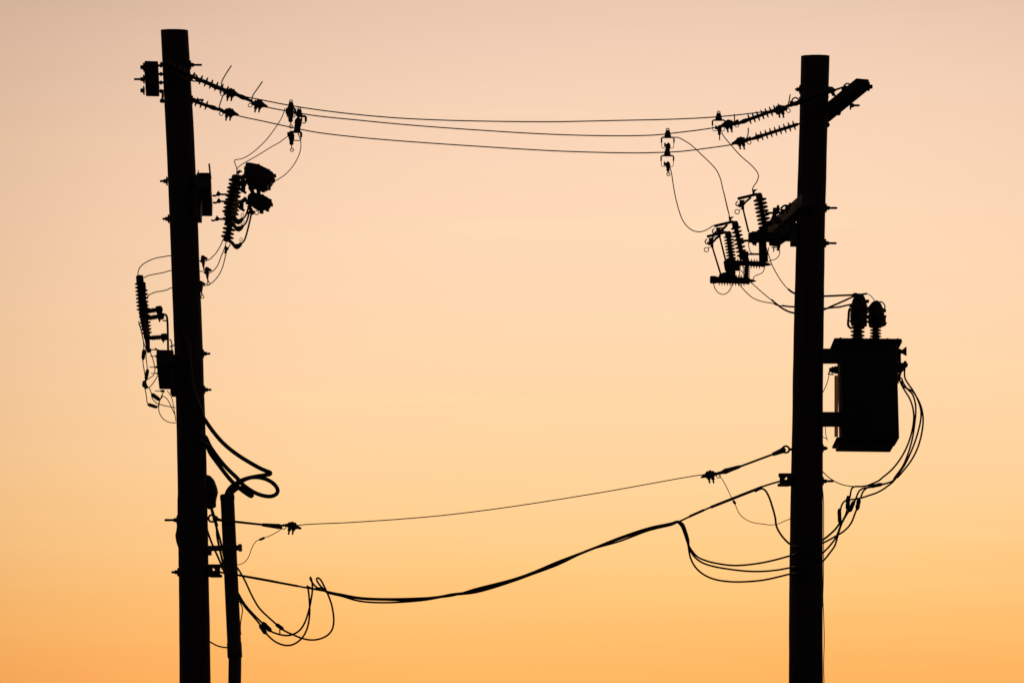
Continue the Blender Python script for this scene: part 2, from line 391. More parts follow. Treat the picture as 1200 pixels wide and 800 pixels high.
# ------------------------------------------------------------------ dead-end insulators and clamps
def string(p0, p1, n, r, t0, t1, eye, label, mat=POLY):
    a, b = P(p0), P(p1); d = (b-a); t = thing('dead_end_insulator', a, label, 'insulator', 'dead-end insulators on the power lines'); dn = d.normalized()
    part('rod', MB().lathe(a, d, [(0,.009),(d.length*t0*.7,.010),(d.length*t0*.75,.017),(d.length*.92,.017),(d.length*.93,.011),(d.length,.011)], 10), mat, t)
    sheds(t, a, b, n, r, .018, mat, t0, t1, thick=.0045)
    part('end_fitting', MB().lathe(b - dn*.15, dn, [(0,.018),(.02,.022),(.05,.024),(.08,.016),(.15,.012)], 10), STEEL, t)
    if eye: part('eye', MB().ring(P(eye), 4.0*U, .0075, Vector((.15,1,.1)).normalized()).ball(P(eye)+Vector((.035 if p1[0] > p0[0] else -.035,0,-.02)), .024), STEEL, t)
    return t
NY, MY, FY = -.38, 0.0, .42
string((188,73.5,NY), (264,107,NY), 6, 6.2*U, .12, .50, None, 'upper left dead-end insulator, mostly in front of the left pole')
string((228.5,91,MY), (296,119,MY), 6, 6.2*U, .10, .55, (227.6,91.5,MY), 'dead-end insulator hanging by a ring from the right side of the left pole')
string((190,106,FY), (262,130.5,FY), 8, 6.0*U, .15, .72, None, 'lowest dead-end insulator of the left pole, coming from behind it')
string((992,101,-.6), (921,125.5,NY), 8, 6.4*U, .25, .75, (993,102,-.6), 'dead-end insulator from the ring on the right crossarm, in front of the pole')
string((930.5,121,MY), (860,146.5,MY), 8, 6.4*U, .24, .74, (932,118.5,MY), 'spiny dead-end insulator hanging by a ring from the left side of the transformer pole')
string((946,142.2,FY), (876,164.5,FY), 9, 6.2*U, .22, .84, None, 'lowest dead-end insulator of the transformer pole, coming from behind it')
def dead_clamp(x, y, Y, s, label, k=.9, slope=.43):
    t = thing('dead_end_clamp', at(x, y, Y), label, 'line clamp', 'dead-end clamps on the power lines')
    poly = [(-9,-2.8),(-6,-3.4),(-5.4,-2.8),(-5,-4.8),(-3.4,-5.2),(-2.6,-4.4),(-1.5,-5.6),(1.8,-5.6),(2.4,-4.4),(4.8,-4.6),(6,-2.2),(9,.4),(12,2.2),(11.4,3.8),(6,3.0),(4,4.0),(2.4,3.2),(-1,3.4),(-2.4,4.2),(-4.4,3.2),(-6,1.2),(-9.4,-.2)]
    pts = [at(x+s*a*k, y+b*k, Y) for a, b in poly]
    part('body', MB().prism(pts, Vector((0,.055,0))), STEEL, t)
    for bx in (-3.6, 1.6):
        part('bolt', MB().lathe(at(x+s*bx*k, y+3*k, Y), at(x+s*(bx-1.2)*k, y+10*k, Y)-at(x+s*bx*k, y+3*k, Y), [(0,.017),(.022,.017),(.024,.0095),(.058,.008)], 8), STEEL, t)
    part('neck', MB().tube([at(x-s*13*k, y-13*slope*k, Y), at(x-s*5*k, y-1.0*k, Y)], 1.5*U, 8), STEEL, t)
    part('loop', MB().ring(at(x-s*11*k, y+1.2*k, Y), 2.3*U, .0042), WIRE, t)
    return t
dead_clamp(270.5,109.2,NY,1,'line clamp with a hooked wire end, first from the left pole')
dead_clamp(303,122.5,MY,1,'line clamp farthest from the left pole along the insulators')
dead_clamp(269,132.3,FY,1,'line clamp on the lowest power line near the left pole')
dead_clamp(914,128.8,NY,-1,'line clamp overlapping the spiny insulator close to the transformer pole')
dead_clamp(853.5,146,MY,-1,'line clamp just right of the single tap clamp near the transformer pole')
dead_clamp(868,166,FY,-1,'line clamp on the lowest power line near the transformer pole')
A, B, C_, D, E, F = V(140,20,5), V(140,170,5), V(140,290,8), V(140,380,6.153), V(180,460,5), V(180,580,3.6375)
GG, H, I_, J, M_, NN, UU = V(220,170,10), V(220,230,10), V(145,310,8), V(155,400,8), V(220,540,10), V(260,660,7.27), V(190,590,7.275)
R1, R2, R3, R4, R5, R6, R7 = V(820,50,5.714), V(760,130,6.667), V(820,210,5.333), V(900,320,6), V(900,420,5.715), V(780,510,7.275), V(780,560,3.75)
K5, L6, PP, QQ = V(820,215,11.43), V(820,280,11.43), V(985,335,11.43), V(960,540,8)
wire('power_line', A((656,285),(628,328),(602,375),(597,405),(606,432),(640,446)) + [(272,110),(280,112),(305,117),(334,122.7),(370,128.5),(420,134.5),(470,138.7),(520,141),(570,142.2),(645,142.9),(690,142.1),(730,141.2),(770,140.4),(805,139.2),(835,137.5),(872,134),(900,130.5),(914,128.6),(921,126),(924,121),(926,111)],
     1.15, 'topmost of the three power lines between the poles', 'power line', 'power lines strung between the poles', Y=NY)
wire('power_line', A((838,378),(808,422),(782,460),(776,490),(790,508)) + [(303,123),(314,126),(340,131),(370,135.8),(420,141),(470,145.8),(520,149.8),(570,153.2),(620,156.3),(680,158.7),(735,159.3),(770,158.2),(790,156),(820,152.4),(844,148.6),(854,146.4),(860,144),(860.7,140),(860.6,134)],
     1.15, 'middle of the three power lines between the poles', 'power line', 'power lines strung between the poles', Y=MY)
wire('power_line', A((612,448),(592,500),(584,535),(592,552),(620,560)) + [(269,132.6),(280,136),(310,142.5),(340,149),(370,155),(420,161),(470,165.3),(520,168.9),(570,172.2),(620,175.3),(670,177.7),(740,179.3),(770,178.8),(797,177.6),(827,174),(862,168.7),(869,166.2),(873.5,164),(876.3,159),(877,150)],
     1.15, 'lowest of the three power lines, at the top between the poles', 'power line', 'power lines strung between the poles', Y=FY)

# ------------------------------------------------------------------ stirrups and tap clamps
def stirrup(x, y, Y, label, k=1.0, bail=7.3, drop=12.5, dx=0, bt=1.0):
    t = thing('stirrup_clamp', at(x, y, Y), label, 'wire clamp', 'stirrup clamps on the power lines')
    c = at(x, y, Y); D_ = (at(x, y+10, Y)-c).normalized()
    part('body', MB().lathe(c, D_, [(0,.012),(1.5*U*k,3.0*U*k),(3*U*k,3.0*U*k),(3.4*U*k,3.4*U*k),(6*U*k,3.7*U*k),(6.4*U*k,4.2*U*k),(8.2*U*k,4.2*U*k),(8.8*U*k,3*U*k)], 10), STEEL, t)
    part('ring', MB().ring(at(x, y-.6, Y), 1.7*U, .005), STEEL, t)
    y1, y2, y3 = y+8.4*k, y+8.4*k+6, y+8.4*k+drop; xa, xb = x+dx-bail, x+dx+bail
    mb = MB().tube([at(xa,y2,Y), at(xa,y1+1,Y), at(xa+1.2,y1,Y), at(xb-1.2,y1,Y), at(xb,y1+1,Y), at(xb,y2,Y)], 1.0*U*bt, 7)
    mb.tube([at(xa,y2-.5,Y), at(xa+.5,y3-.6,Y), at(xa+1.2,y3,Y), at(xb-1.2,y3,Y), at(xb-.5,y3-.6,Y), at(xb,y2-.5,Y)], .42*U*bt, 6)
    part('bail', mb, WIRE, t); return t
def tap_clamp(x, y, Y, label, ring=True, k=1.0, stem=4.0, side=-1):
    t = thing('tap_clamp', at(x, y, Y), label, 'wire clamp', 'tap clamps hanging on the stirrups')
    c = at(x, y, Y); D_ = (at(x, y+10, Y)-c).normalized()
    part('body', MB().lathe(c, D_, [(0,1.2*U),(1*U,1.8*U*k),(3*U*k,2.9*U*k),(7*U*k,2.7*U*k),(7.5*U*k,2.1*U*k),(12*U*k,1.9*U*k),(12.5*U*k,1*U)], 9), STEEL, t)
    part('jaw', MB().box(at(x+side*2.6, y+3, Y), X*2.3*U, Yv*.02, Z*1.2*U).box(at(x+side*4.2, y+2, Y), X*.8*U, Yv*.018, Z*1.6*U), STEEL, t)
    part('screw', MB().tube([at(x+.2,y+12*k,Y), at(x+.4,y+12*k+stem,Y)], .7*U, 7), STEEL, t)
    if ring: part('ring', MB().ring(at(x+.5, y+12*k+stem+1.2, Y), 1.9*U, .0048), STEEL, t)
    return t
stirrup(341,119.5,NY,'wire clamp on the topmost line near the left pole', .95, 4.9, 10, 0, 1.5)
tap_clamp(340.5,126.5,NY,'tap clamp hanging from the topmost line near the left pole', True, 1.4)
stirrup(350.6,128,MY,'wire clamp with a square bail on the middle line near the left pole', 1.0, 4.4, 8, 3.4, 1.5)
tap_clamp(349.3,138,MY,'tap clamp hanging from the middle line near the left pole', False, 1.5, 2, 1)
stirrup(347,148.5,FY,'wire clamp on the lowest line near the left pole', .75, 6.9, 10, -1, 1.5)
tap_clamp(341.6,155,FY,'tap clamp hanging from the lowest line near the left pole, with a ring beneath', True, 1.3)
stirrup(842.2,132.6,NY,'bell-shaped wire clamp on the topmost line near the transformer pole')
tap_clamp(843,147,NY,'tap clamp on the topmost line near the transformer pole, with a bare stem', False, .95, 6)
stirrup(782.5,152.8,MY,'bell-shaped wire clamp on the middle line, left of the transformer pole')
tap_clamp(783.3,167.5,MY,'tap clamp wedged between two bell-shaped clamps, one above the other', False, .9, 2, -1)
stirrup(782,174.2,FY,'bell-shaped wire clamp on the lowest line, left of the transformer pole')
tap_clamp(782.8,189.5,FY,'lowest tap clamp left of the transformer pole, with a ring beneath', True, 1.0, 1.5)

# ------------------------------------------------------------------ left pole: hooded cutouts
def hooded(dx, dy, Y, label, hood):
    q = lambda x, y, dY=0: at(x+dx, y+dy, Y+dY)
    t = thing('hooded_cutout', q(262,229), label, 'cutout switch', 'hooded cutouts on the left pole')
    a, b = q(277,205.5), q(267,253.5); d = (b-a).normalized()
    part('insulator', MB().lathe(a, b-a, [(0,.03),(.01,.042),(.06,.042),(.065,.028),((b-a).length-.06,.028),((b-a).length-.055,.04),((b-a).length,.036)], 14), PORC, t)
    sheds(t, a, b, 9, 8.2*U, .028, PORC, .13, .9, .011, .93)
    ho = part('hood', MB().prism([at(*p, Y) for p in hood], Vector((0,.075,0))), HOOD, t)
    part('knob', MB().ball(at(hood[5][0],hood[5][1]+.2,Y), .013), HOOD, ho)
    part('knob', MB().ball(at(hood[3][0],hood[3][1]+.2,Y), .014), HOOD, ho)
    for ex, ey, er in ((hood[7][0],hood[7][1],.013),(hood[9][0],hood[9][1],.016),(hood[11][0],hood[11][1]+.8,.018),(hood[0][0]+.3,hood[0][1]+6,.02)):
        part('fitting', MB().box(at(ex,ey,Y), X*er, Yv*.03, Z*er*.8), HOOD, ho)
    part('top_contact', MB().tube(smooth([q(278,207), q(283,208), q(287,206), q(290,203)]), .022, 8).tube([q(279,204), q(281.2,199.5)], .010, 6).tube([q(278.5,201), q(283.5,201.2)], .009, 6).box(q(284.5,213), X*.02, Yv*.02, Z*.03).tube([q(280,213), q(288,218)], .013, 7), STEEL, t)
    part('bracket', MB().tube(smooth([q(249,229), q(252,229.5), q(256,228), q(266,228)]), .010, 8).ball(q(256,227.5), .022).tube([q(255.8,224), q(255.8,228)], .008, 6), STEEL, t)
    part('fuse_tube', MB().tube(smooth([q(296.5,219), q(296,222), q(288.6,251), q(286.5,254.5), q(283,257.5)]), 1.1*U, 8), POLY, t)
    hk = part('bottom_contact', MB().tube(smooth([q(270,253), q(274,256), q(277,260), q(280.5,260.5), q(283,258), q(284,255.5)]), [.020]*1 if False else .017, 8).prism([q(273,255.5), q(277,257.5), q(281,257), q(283.5,258), q(282.5,261), q(279.5,262.8), q(276,261.8)], Vector((0,.05,0))), STEEL, t)
    part('pull_ring', MB().ring(q(302.3,220.3), 2.4*U, .0045), STEEL, t)
    part('pull_ring', MB().ring(q(284,251.8), 2.1*U, .003, Vector((.6,.8,0))), STEEL, t)
    part('lower_bar', MB().tube([q(293,212), q(298,222)], .02, 7).tube([q(291,220.5), q(300,219.5)], .016, 7), STEEL, t)
    return t
HD1 = [(288.3,192),(290,191.2),(294,191.6),(303,193.4),(309,196.3),(314.8,199.2),(319.8,202.6),(322,206),(320.8,208.6),(320.4,211),(317,215.5),(312,218.5),(306,218.6),(298,215),(289,210.5),(285.3,207)]
HD2 = [(288,201),(294,200),(303,201.5),(312,205.5),(319,210),(320.6,213),(319,216.5),(315.5,221),(312,223.6),(308.5,223.2),(307,224.2),(303,223),(297,220.2),(290,217)]
HD3 = [(290,231),(293.5,227),(303,226.8),(308,229),(313.5,231.8),(317,234.3),(319,236.8),(318.3,240),(316.5,243),(313.5,245.6),(309.5,245.8),(306.5,247.2),(302,246),(297,243),(291,238)]
hooded(0,0,-.40,'nearest hooded cutout on the left pole, its big dark hood uppermost', HD1)
hooded(.5,8.3,-.16,'middle hooded cutout on the left pole, hood tucked under the uppermost one', HD2)
hooded(-1.5,29,.45,'lowest hooded cutout on the left pole, with a separate rounded hood below the others', HD3)

# ------------------------------------------------------------------ jumpers at the left pole
wire('jumper_wire', A((970,535),(955,580),(920,640),(860,720),(815,765))+GG((790,65),(700,130),(620,165),(560,172),(548,185),(558,225),(575,275),(580,345)), .85, 'thin jumper with a sharp kink above the nearest hooded cutout', 'jumper wire', 'jumper wires to the left cutouts', Y=NY)
wire('jumper_wire', A((1005,690),(985,700),(930,740))+GG((1010,5),(880,85),(780,145),(690,195),(620,238),(585,270),(573,320),(570,370))+[(274,224,.3),(274,237,.45)], .85, 'thin jumper sloping straight down from the lowest line to the left cutouts', 'jumper wire', 'jumper wires to the left cutouts', Y=.1)
wire('jumper_wire', A((1040,650),(1050,690),(1062,730),(1062,770))+B((1055,50),(1025,110),(985,160),(940,195),(905,213),(880,220)), .85, 'thin jumper bowing down to the right end of the dark hoods', 'jumper wire', 'jumper wires to the left cutouts', Y=-.08)

# ------------------------------------------------------------------ tap connectors on the left pole, wires round to the terminations
def connector(x, y, Y, s, label, ring):
    t = thing('tap_clamp', at(x, y, Y), label, 'wire clamp', 'tap clamps on the side of the left pole')
    part('body', MB().prism([at(x+a*s, y+b*s, Y) for a, b in ((-2.2,-6),(.5,-6.4),(5.5,-3.2),(4.5,-2.4),(2,-2.2),(2.2,1),(1.4,5.5),(-.8,6.5),(-1.4,2),(-3.6,.6),(-2.6,-1.5))], Vector((0,.05,0))), STEEL, t)
    part('screw', MB().tube([at(x+.4,y+5*s,Y), at(x+1.2,y+11*s,Y)], .008, 6), STEEL, t)
    if ring: part('ring', MB().ring(at(x+1.6, y+11*s+1.8, Y), 1.8*U, .0045), STEEL, t)
connector(238,306,-.05,1,'highest of the three tap clamps close against the left pole',False)
connector(242.7,319.5,-.02,1,'middle of the three tap clamps right of the left pole, standing out farthest',True)
connector(235.6,335.5,0,.95,'lowest of the three tap clamps, half hidden by the left pole',True)
wire('tap_wire', H((413,505),(395,555),(345,645),(290,710),(250,742),(212,756))+[(238,306,-.05),(231,305.2,.2),(201,299.7,.2)]+C_((430,84),(340,100),(260,132),(200,175),(178,215),(172,262)), .95, 'topmost of the thin wires arching left from behind the left pole', 'wire', 'wires from the cutouts to the cable terminations', Y=.1)
wire('tap_wire', H((450,535),(430,610),(385,720))+B((575,705),(545,740),(518,750))+[(242.7,319.5,-.02),(232,317.6,.2),(201,316.9,.2)]+C_((410,236),(330,250),(270,264),(228,284)), .95, 'middle thin wire curving left from behind the left pole to the terminations', 'wire', 'wires from the cutouts to the cable terminations', Y=.1)
wire('tap_wire', H((490,560),(500,570),(482,590),(455,650),(420,790))+C_((968,180),(930,260),(890,310),(845,345),(800,357),(765,368))+[(235.6,336,0),(222,334,.25),(202,337,.25)]+C_((430,401),(330,420),(285,440),(255,468)), .95, 'lowest thin wire sloping left from behind the left pole to the terminations', 'wire', 'wires from the cutouts to the cable terminations', Y=.1)
part('sleeve', MB().tube([at(263.6,289.5,.1), at(267.5,292,.1)], .014, 8).tube([at(265,291,.1), at(263.8,297,.1)], .011, 8), STEEL, list(C.objects)[-1])

# ------------------------------------------------------------------ cable terminations and arresters on the left
def termination(x0, y0, x1, y1, Y, label):
    a, b = at(x0,y0,Y), at(x1,y1,Y); d = b-a; ln = d.length
    t = thing('cable_termination', b, label, 'cable termination', 'cable terminations on the left pole')
    part('core', MB().lathe(a, d, [(0,.030),(.006,.036),(.075,.036),(.08,.030),(ln*.85,.030),(ln*.86,.034),(ln*.95,.03),(ln,.02)], 14), POLY, t)
    sheds(t, a, b, 8, 6.6*U, .030, POLY, .19, .80, .008)
    part('boot', MB().lathe(b, d, [(0,.026),(.05,.022),(.12,.016)], 10), RUBBER, t)
termination(163.6,323,167.2,372,-.36,'leftmost cable termination, its square head the highest of the three')
termination(166.3,331,169.6,381,-.12,'cable termination close behind the highest one')
termination(168.0,353,172.6,399,.45,'lowest cable termination, behind the other two')
def arrester_l(x, y, xc, yc, Y, label):
    a, b = at(x,y,Y), at(xc,yc,Y); d = b-a; ln = d.length
    t = thing('surge_arrester', a, label, 'surge arrester', 'surge arresters beside the cable terminations')
    part('body', MB().lathe(a, d, [(0,.016),(ln*.1,.020),(ln,.020)], 12), POLY, t)
    sheds(t, a, b, 5, 3.2*U, .02, POLY, .28, .72, .004)
    part('cap', MB().lathe(b - d*.18, d, [(0,.02),(.006,.034),(.05,.036),(.062,.026),(.068,.01)], 14), POLY, t)
    part('lug', MB().prism([at(xc-2,yc+3,Y), at(xc+1.5,yc+3.2,Y), at(xc+.3,yc+6.8,Y), at(xc-.6,yc+6.6,Y)], Vector((0,.03,0))), STEEL, t)
arrester_l(170.5,365,185,362.8,-.36,'highest of the three stubby arresters, with a round black cap')
arrester_l(171.5,373,187,370.5,-.12,'middle stubby arrester, its cap just under the highest one')
arrester_l(174,396,191.5,394.8,.45,'lowest stubby arrester, just above the bracket on the left face')
# ground leads with in-line disconnectors
def lead(pts, lugs, label, Y, dia=.9):
    w_ = wire('ground_lead', pts, dia, label, 'ground lead', 'leads dangling below the terminations', Y=Y)
    for (p, q_, r_) in lugs:
        a, b = P(p, Y), P(q_, Y)
        part('disconnector', MB().lathe(a, b-a, [(0,r_*.5),((b-a).length*.15,r_),((b-a).length*.8,r_*.95),((b-a).length,r_*.5)], 10), RUBBER, w_)
lead([(163.2,376)]+I_((140,540),(158,600),(180,700))+J((105,10),(108,90),(100,190),(115,290),(122,360),(104,400),(120,445),(135,530),(145,585),(235,615),(252,570),(288,480),(302,455)), [((168.8,409.5),(167.6,421.5),.019),((173,473.5),(184.6,477.2),.017),((169.5,446),(168.4,453.5),.02)], 'outermost dangling lead, with a thick sleeve at its lowest turn', -.36)
lead([(164.8,377)]+I_((150,560),(165,620),(190,740))+J((125,60),(130,150),(140,255),(132,345),(115,395),(125,440),(150,430)), [((173.2,432.5),(170.8,445),.018),((169,448),(172,455),.019)], 'dangling lead with a dark sleeve halfway down, second from the left', -.2)
lead(J((132,45),(165,95),(192,160),(208,230),(212,285),(190,325),(140,355),(118,390)), [((171.5,405.5),(176.5,412),.02)], 'dangling lead that bows right and hooks back under itself', -.1)
lead(J((238,318),(215,360),(170,420),(130,440),(120,445)), [], 'short slanting lead from the bracket pin to the left sleeves', 0)
lead(J((140,420),(160,440),(178,480),(190,505),(255,550),(285,500)), [((177.5,461.5),(187.5,468.8),.021)], 'dangling lead with a thick tilted sleeve below the bracket', .1)
lead(J((178,490),(186,530),(220,572),(300,600),(405,620)), [], 'thin lead running right to the left pole below the bracket', .1)
lead(J((412,762),(350,758),(290,725),(252,660),(250,600),(265,540),(295,514),(335,550),(375,635),(402,690)), [], 'round loop of thin wire below the left bracket', .1, .85)
lead(J((325,462),(350,490),(375,545),(388,620),(400,680),(408,745)), [], 'thin lead falling steeply along the edge of the left pole', .05, .75)

# ------------------------------------------------------------------ conduit, weatherhead and thick cables
ca, cb = at(266.2,579.5,-.05), at(275.4,770,-.05); dr = (cb-ca).normalized(); ft = Vector((cb.x+.03, .03, -.1)); cpl = at(274.4,752,-.05)
con = thing('conduit_riser', Vector((ft.x, ft.y, 0)), 'grey conduit pipe standing close beside the left pole', 'conduit pipe')
part('pipe', MB().tube([ca, cpl, cb, ft], [8.0*U, 8.0*U, 7.4*U, 7.4*U], 20), PIPE, con)
part('coupling', MB().lathe(cpl, dr, [(0,8.0*U),(.01,8.5*U),(.14,8.5*U),(.15,7.6*U)], 20), PIPE, con)
part('bushing', MB().lathe(ca, dr, [(0,7.6*U),(.005,8.4*U),(.02,8.5*U),(.05,8.3*U),(.052,7.9*U)], 20), PIPE, con)
sb = thing('conduit_standoff', at(245,642,-.05), 'flat steel standoff strap holding the conduit to the left pole', 'strap bracket')
for yy in (-.2, .06): part('strap', MB().bar(at(243,642.2,yy), at(280.5,641.6,yy), .02, .05), STEEL, sb)
part('end_plate', MB().prism([at(*p,-.06) for p in ((279.5,638.3),(283.4,638),(282.7,640),(283.6,641.5),(282.9,643.2),(283.6,644.8),(279.5,644.8))], Vector((0,.14,0))), STEEL, sb)
part('foot', MB().box(at(245,645,-.05), X*.02, Yv*.06, Z*.035), STEEL, sb)
wh = thing('weatherhead', at(247,592,.05), 'rounded weatherhead bulging from the right edge of the left pole', 'weatherhead')
part('hood', MB().lathe(at(240.5,556.5,.08), at(248.2,594,.08)-at(240.5,556.5,.08), [(0,.02),(.02,.050),(.07,.078),(.14,.088),(.19,.088),(.235,.066),(.275,.05),(.315,.044)], 18), GUARD, wh)
part('collar', MB().lathe(at(246.8,589,.08), at(248.2,594,.08)-at(246.8,589,.08), [(0,.046),(.03,.048),(.05,.04)], 14), STEEL, wh)

wire('thick_cable', J((470,-100,-.17),(505,-40,-.19),(528,20,-.2),(535,150,-.2),(545,280,-.2),(565,400,-.2),(600,540,-.19),(640,640,-.17))+E((285,135,-.12),(302,160,-.1),(345,222),(400,287),(460,340),(520,382),(575,415),(620,440),(660,458),(685,468),(683,476),(650,482),(600,490),(545,502),(500,520),(460,545),(432,580),(425,625,-.05)), 4.3, 'thick black cable bending sharply back at the right, the topmost of three above the conduit', 'cable', 'thick cables entering the conduit', RUBBER, -.1, 12)
wire('thick_cable', [(230,505,-.18),(236,510,-.18)]+E((303,258,-.13),(330,312),(370,370),(410,420),(450,462),(490,500),(520,535),(560,565),(600,588),(650,604),(690,606),(718,594),(728,572),(715,545),(690,522),(650,503),(600,494),(555,500),(510,522),(470,555),(455,590),(450,630,-.05)), 4.3, 'thick black cable making the wide loop at the right above the conduit', 'cable', 'thick cables entering the conduit', RUBBER, -.05, 12)
wire('thick_cable', [(232,512,-.19),(237,519,-.18)]+E((306,300,-.13),(335,358),(380,420),(420,473),(455,515),(490,548),(530,580),(560,600),(574,606),(577,597),(560,578),(530,562),(500,556),(470,575),(448,600),(440,640,-.05)), 4.4, 'thick black cable with a tight closed bend just above the conduit mouth', 'cable', 'thick cables entering the conduit', RUBBER, .05, 12)

# ------------------------------------------------------------------ neutral line
def grip(p, q_, Y, label):
    t = thing('guy_grip', P(p,Y), label, 'strain link', 'strain links of the neutral line'); return t
ng = thing('strain_link', at(248.6,607,-.02), 'strain link running from the left pole past the conduit', 'strain link', 'strain links of the neutral line')
part('eye', MB().ring(at(248.5,607,-.02), 4.1*U, .010).tube([at(243,607,-.02), at(245,607,-.02)], .013, 8).ball(at(252.5,607.5,-.02), .03), STEEL, ng)
part('rod', MB().tube([at(251,607.4,-.02), at(258,609,-.1), at(276,611,-.15), at(310,614.7,-.02)], [.018,.014,.0115,.0105], 8), STEEL, ng)
part('sleeve', MB().lathe(at(307,614.5,-.02), at(330,616.8,-.02)-at(307,614.5,-.02), [(0,.015),(.03,.018),(.1,.022),(.16,.026),(.19,.02)], 10), STEEL, ng)
ng2 = thing('strain_link', at(921,526.5,-.02), 'strain link slanting up to the eye on the transformer pole', 'strain link', 'strain links of the neutral line')
part('eye', MB().ring(at(921,526.3,-.02), 3.9*U, .010).tube([at(925,526.3,-.02), at(929,526.3,-.02)], .013, 8).ball(at(917.5,527.3,-.02), .03), STEEL, ng2)
part('rod', MB().tube([at(918,527.5,-.02), at(866,546.8,-.02)], .0105, 8), STEEL, ng2)
part('sleeve', MB().lathe(at(918,527.3,-.02), at(904.5,532.6,-.02)-at(918,527.3,-.02), [(0,.03),(.02,.026),(.11,.018)], 10), STEEL, ng2)
part('sleeve', MB().lathe(at(867.5,546.2,-.02), at(845,553.5,-.02)-at(867.5,546.2,-.02), [(0,.014),(.03,.018),(.10,.022),(.15,.028),(.18,.018),(.21,.014)], 10), STEEL, ng2)
dead_clamp(342.5,616.3,-.02,1,'line clamp on the single lower wire near the conduit', .9, .1)
dead_clamp(832,556.3,-.02,-1,'line clamp on the single lower wire near the transformer pole', .9, .25)
wire('neutral_line', [(340,617),(354,614.6),(410,611.8),(475,607.4),(527,602.6),(600,593.2),(705,576.6),(822,556.1),(832,555.5)], .95, 'single thin neutral line sagging between the poles', 'power line', Y=-.02)
wire('jumper_wire', F((550,140),(520,160),(490,175),(462,184),(438,195),(420,222),(405,262),(385,287),(358,297)), .75, 'thin curling wire from the lower line clamp down to the conduit', 'jumper wire', Y=-.05)
part('sleeve', MB().lathe(at(310.5,629.5,-.05), at(303.5,632.5,-.05)-at(310.5,629.5,-.05), [(0,.006),(.01,.012),(.05,.012),(.06,.006)], 8), STEEL, list(C.objects)[-1])
wire('jumper_wire', R6((430,320),(455,340),(490,385),(525,450),(565,535),(590,580),(615,640),(645,685),(690,718),(740,740),(820,753),(900,762),(960,752),(1010,730),(1075,705)), .75, 'thin slack wire hanging from the lower line clamp to the transformer pole', 'jumper wire', Y=-.05)
part('sleeve', MB().lathe(at(859,586,-.05), at(862,590.5,-.05)-at(859,586,-.05), [(0,.006),(.008,.013),(.035,.013),(.045,.006)], 8), STEEL, list(C.objects)[-1])

# ------------------------------------------------------------------ service clevises and the twisted bundle
def clevis(x, y, s, label):
    t = thing('clevis', at(x, y, -.05), label, 'clevis', 'clevises holding the service cable'); Y = -.05
    part('strap', MB().box(at(x, y-5.6, Y), X*7*U, Yv*.03, Z*1.6*U).box(at(x+s*1.5, y+6.0, Y), X*6.5*U, Yv*.03, Z*1.3*U).box(at(x-s*5.5, y, Y), X*2.5*U, Yv*.03, Z*6.8*U), STEEL, t)
    part('spool', MB().lathe(at(x+s*2, y+5, Y), Z, [(0,.03),(.02,.034),(.03,.020),(.055,.020),(.065,.034),(.08,.03)], 14), PORC, t)
    part('pin', MB().tube([at(x+s*4.6, y-7.6, Y), at(x+s*4.6, y+7.6, Y)], .011, 8), STEEL, t)
    part('web', MB().box(at(x-s*1.5, y+2.6, Y), X*3.5*U, Yv*.02, Z*2.6*U), STEEL, t)
    return t
clevis(252,668.5,1,'steel clevis with a spool between the left pole and the conduit')
clevis(919.5,562,-1,'steel clevis with a spool on the left side of the transformer pole')
wire('messenger_wire', [(254,669,-.05),(262,671,-.1),(277,673,-.2),(310,678.6,-.15),(350,686.5),(383,692.6),(421,700.2),(450,701.3),(496,700.4),(529,696.4),(558,691),(600,679.6),(653,659.6),(690,643.8),(726,631.3),(761,619.4),(788,613),(795,611),(807,605.5),(835,593),(870,579),(893,570),(914,563.5)], 2.0, 'sagging messenger wire that carries the twisted cables between the clevises', 'service cable', None, WIRE, -.05)
_mw = list(C.objects)[-1]
for pp, rr_ in ((((808,604.8,-.05),(825,597.2,-.05)),1.5),(((833,594,-.05),(893,570.3,-.05)),1.7),(((280,673.6,-.2),(349,686.3,-.05)),1.35)):
    part('wrap', MB().tube([P(p) for p in pp], rr_*U, 8), RUBBER, _mw)
BC = [(377,689),(383,693.2),(400,697),(421,700.6),(450,701.9),(496,701.2),(529,696.8),(558,691.5),(600,679.8),(622,672.2),(653,659.8),(690.4,644),(726,631.9),(761,619.8),(788,613)]
def bundle(offs, ph):
    return [(x, y+o, -.05+.012*math.sin(i*1.3+ph)) for i, ((x, y), o) in enumerate(zip(BC, offs))]
DIA = 2.0
c1s = NN((0,45,.1),(60,20,.06),(105,10,.04),(130,35,.02),(165,88),(200,152),(260,280),(320,380),(390,450),(455,508),(490,540),(535,572),(610,607),(690,638),(760,650),(830,642),(900,610),(940,560),(953,500),(950,430),(935,350),(905,265),(870,190),(843,140),(820,121),(807,128),(812,150),(840,190),(870,220))
c2s = NN((0,30,.1),(60,80,.08),(110,180,.06),(145,262),(200,352),(270,432),(340,503),(380,550),(415,575),(470,597),(550,612),(610,600),(665,565),(705,505),(735,420),(758,320),(771,230),(770,170),(762,130),(753,113),(752,125),(765,152),(790,186),(820,208))
c3s = NN((0,-10,.1),(60,60,.1),(110,200,.08),(150,300),(200,372),(260,440),(325,517),(362,572),(410,628),(470,672),(540,695),(600,690),(660,655),(705,600),(735,520),(747,430),(746,330),(738,240),(729,195),(722,188),(740,200),(790,215))
e1 = [(795,611.5),(799,615),(803,625),(806,635)]
l1 = R7((105,302),(140,345),(175,361),(210,371),(300,383),(400,375),(480,359),(545,341)) + [(935,648,-.28),(950,645,-.27)] + QQ((25,772,-.15),(80,745,-.08),(160,700),(220,665),(275,615),(310,560),(332,500),(350,455))
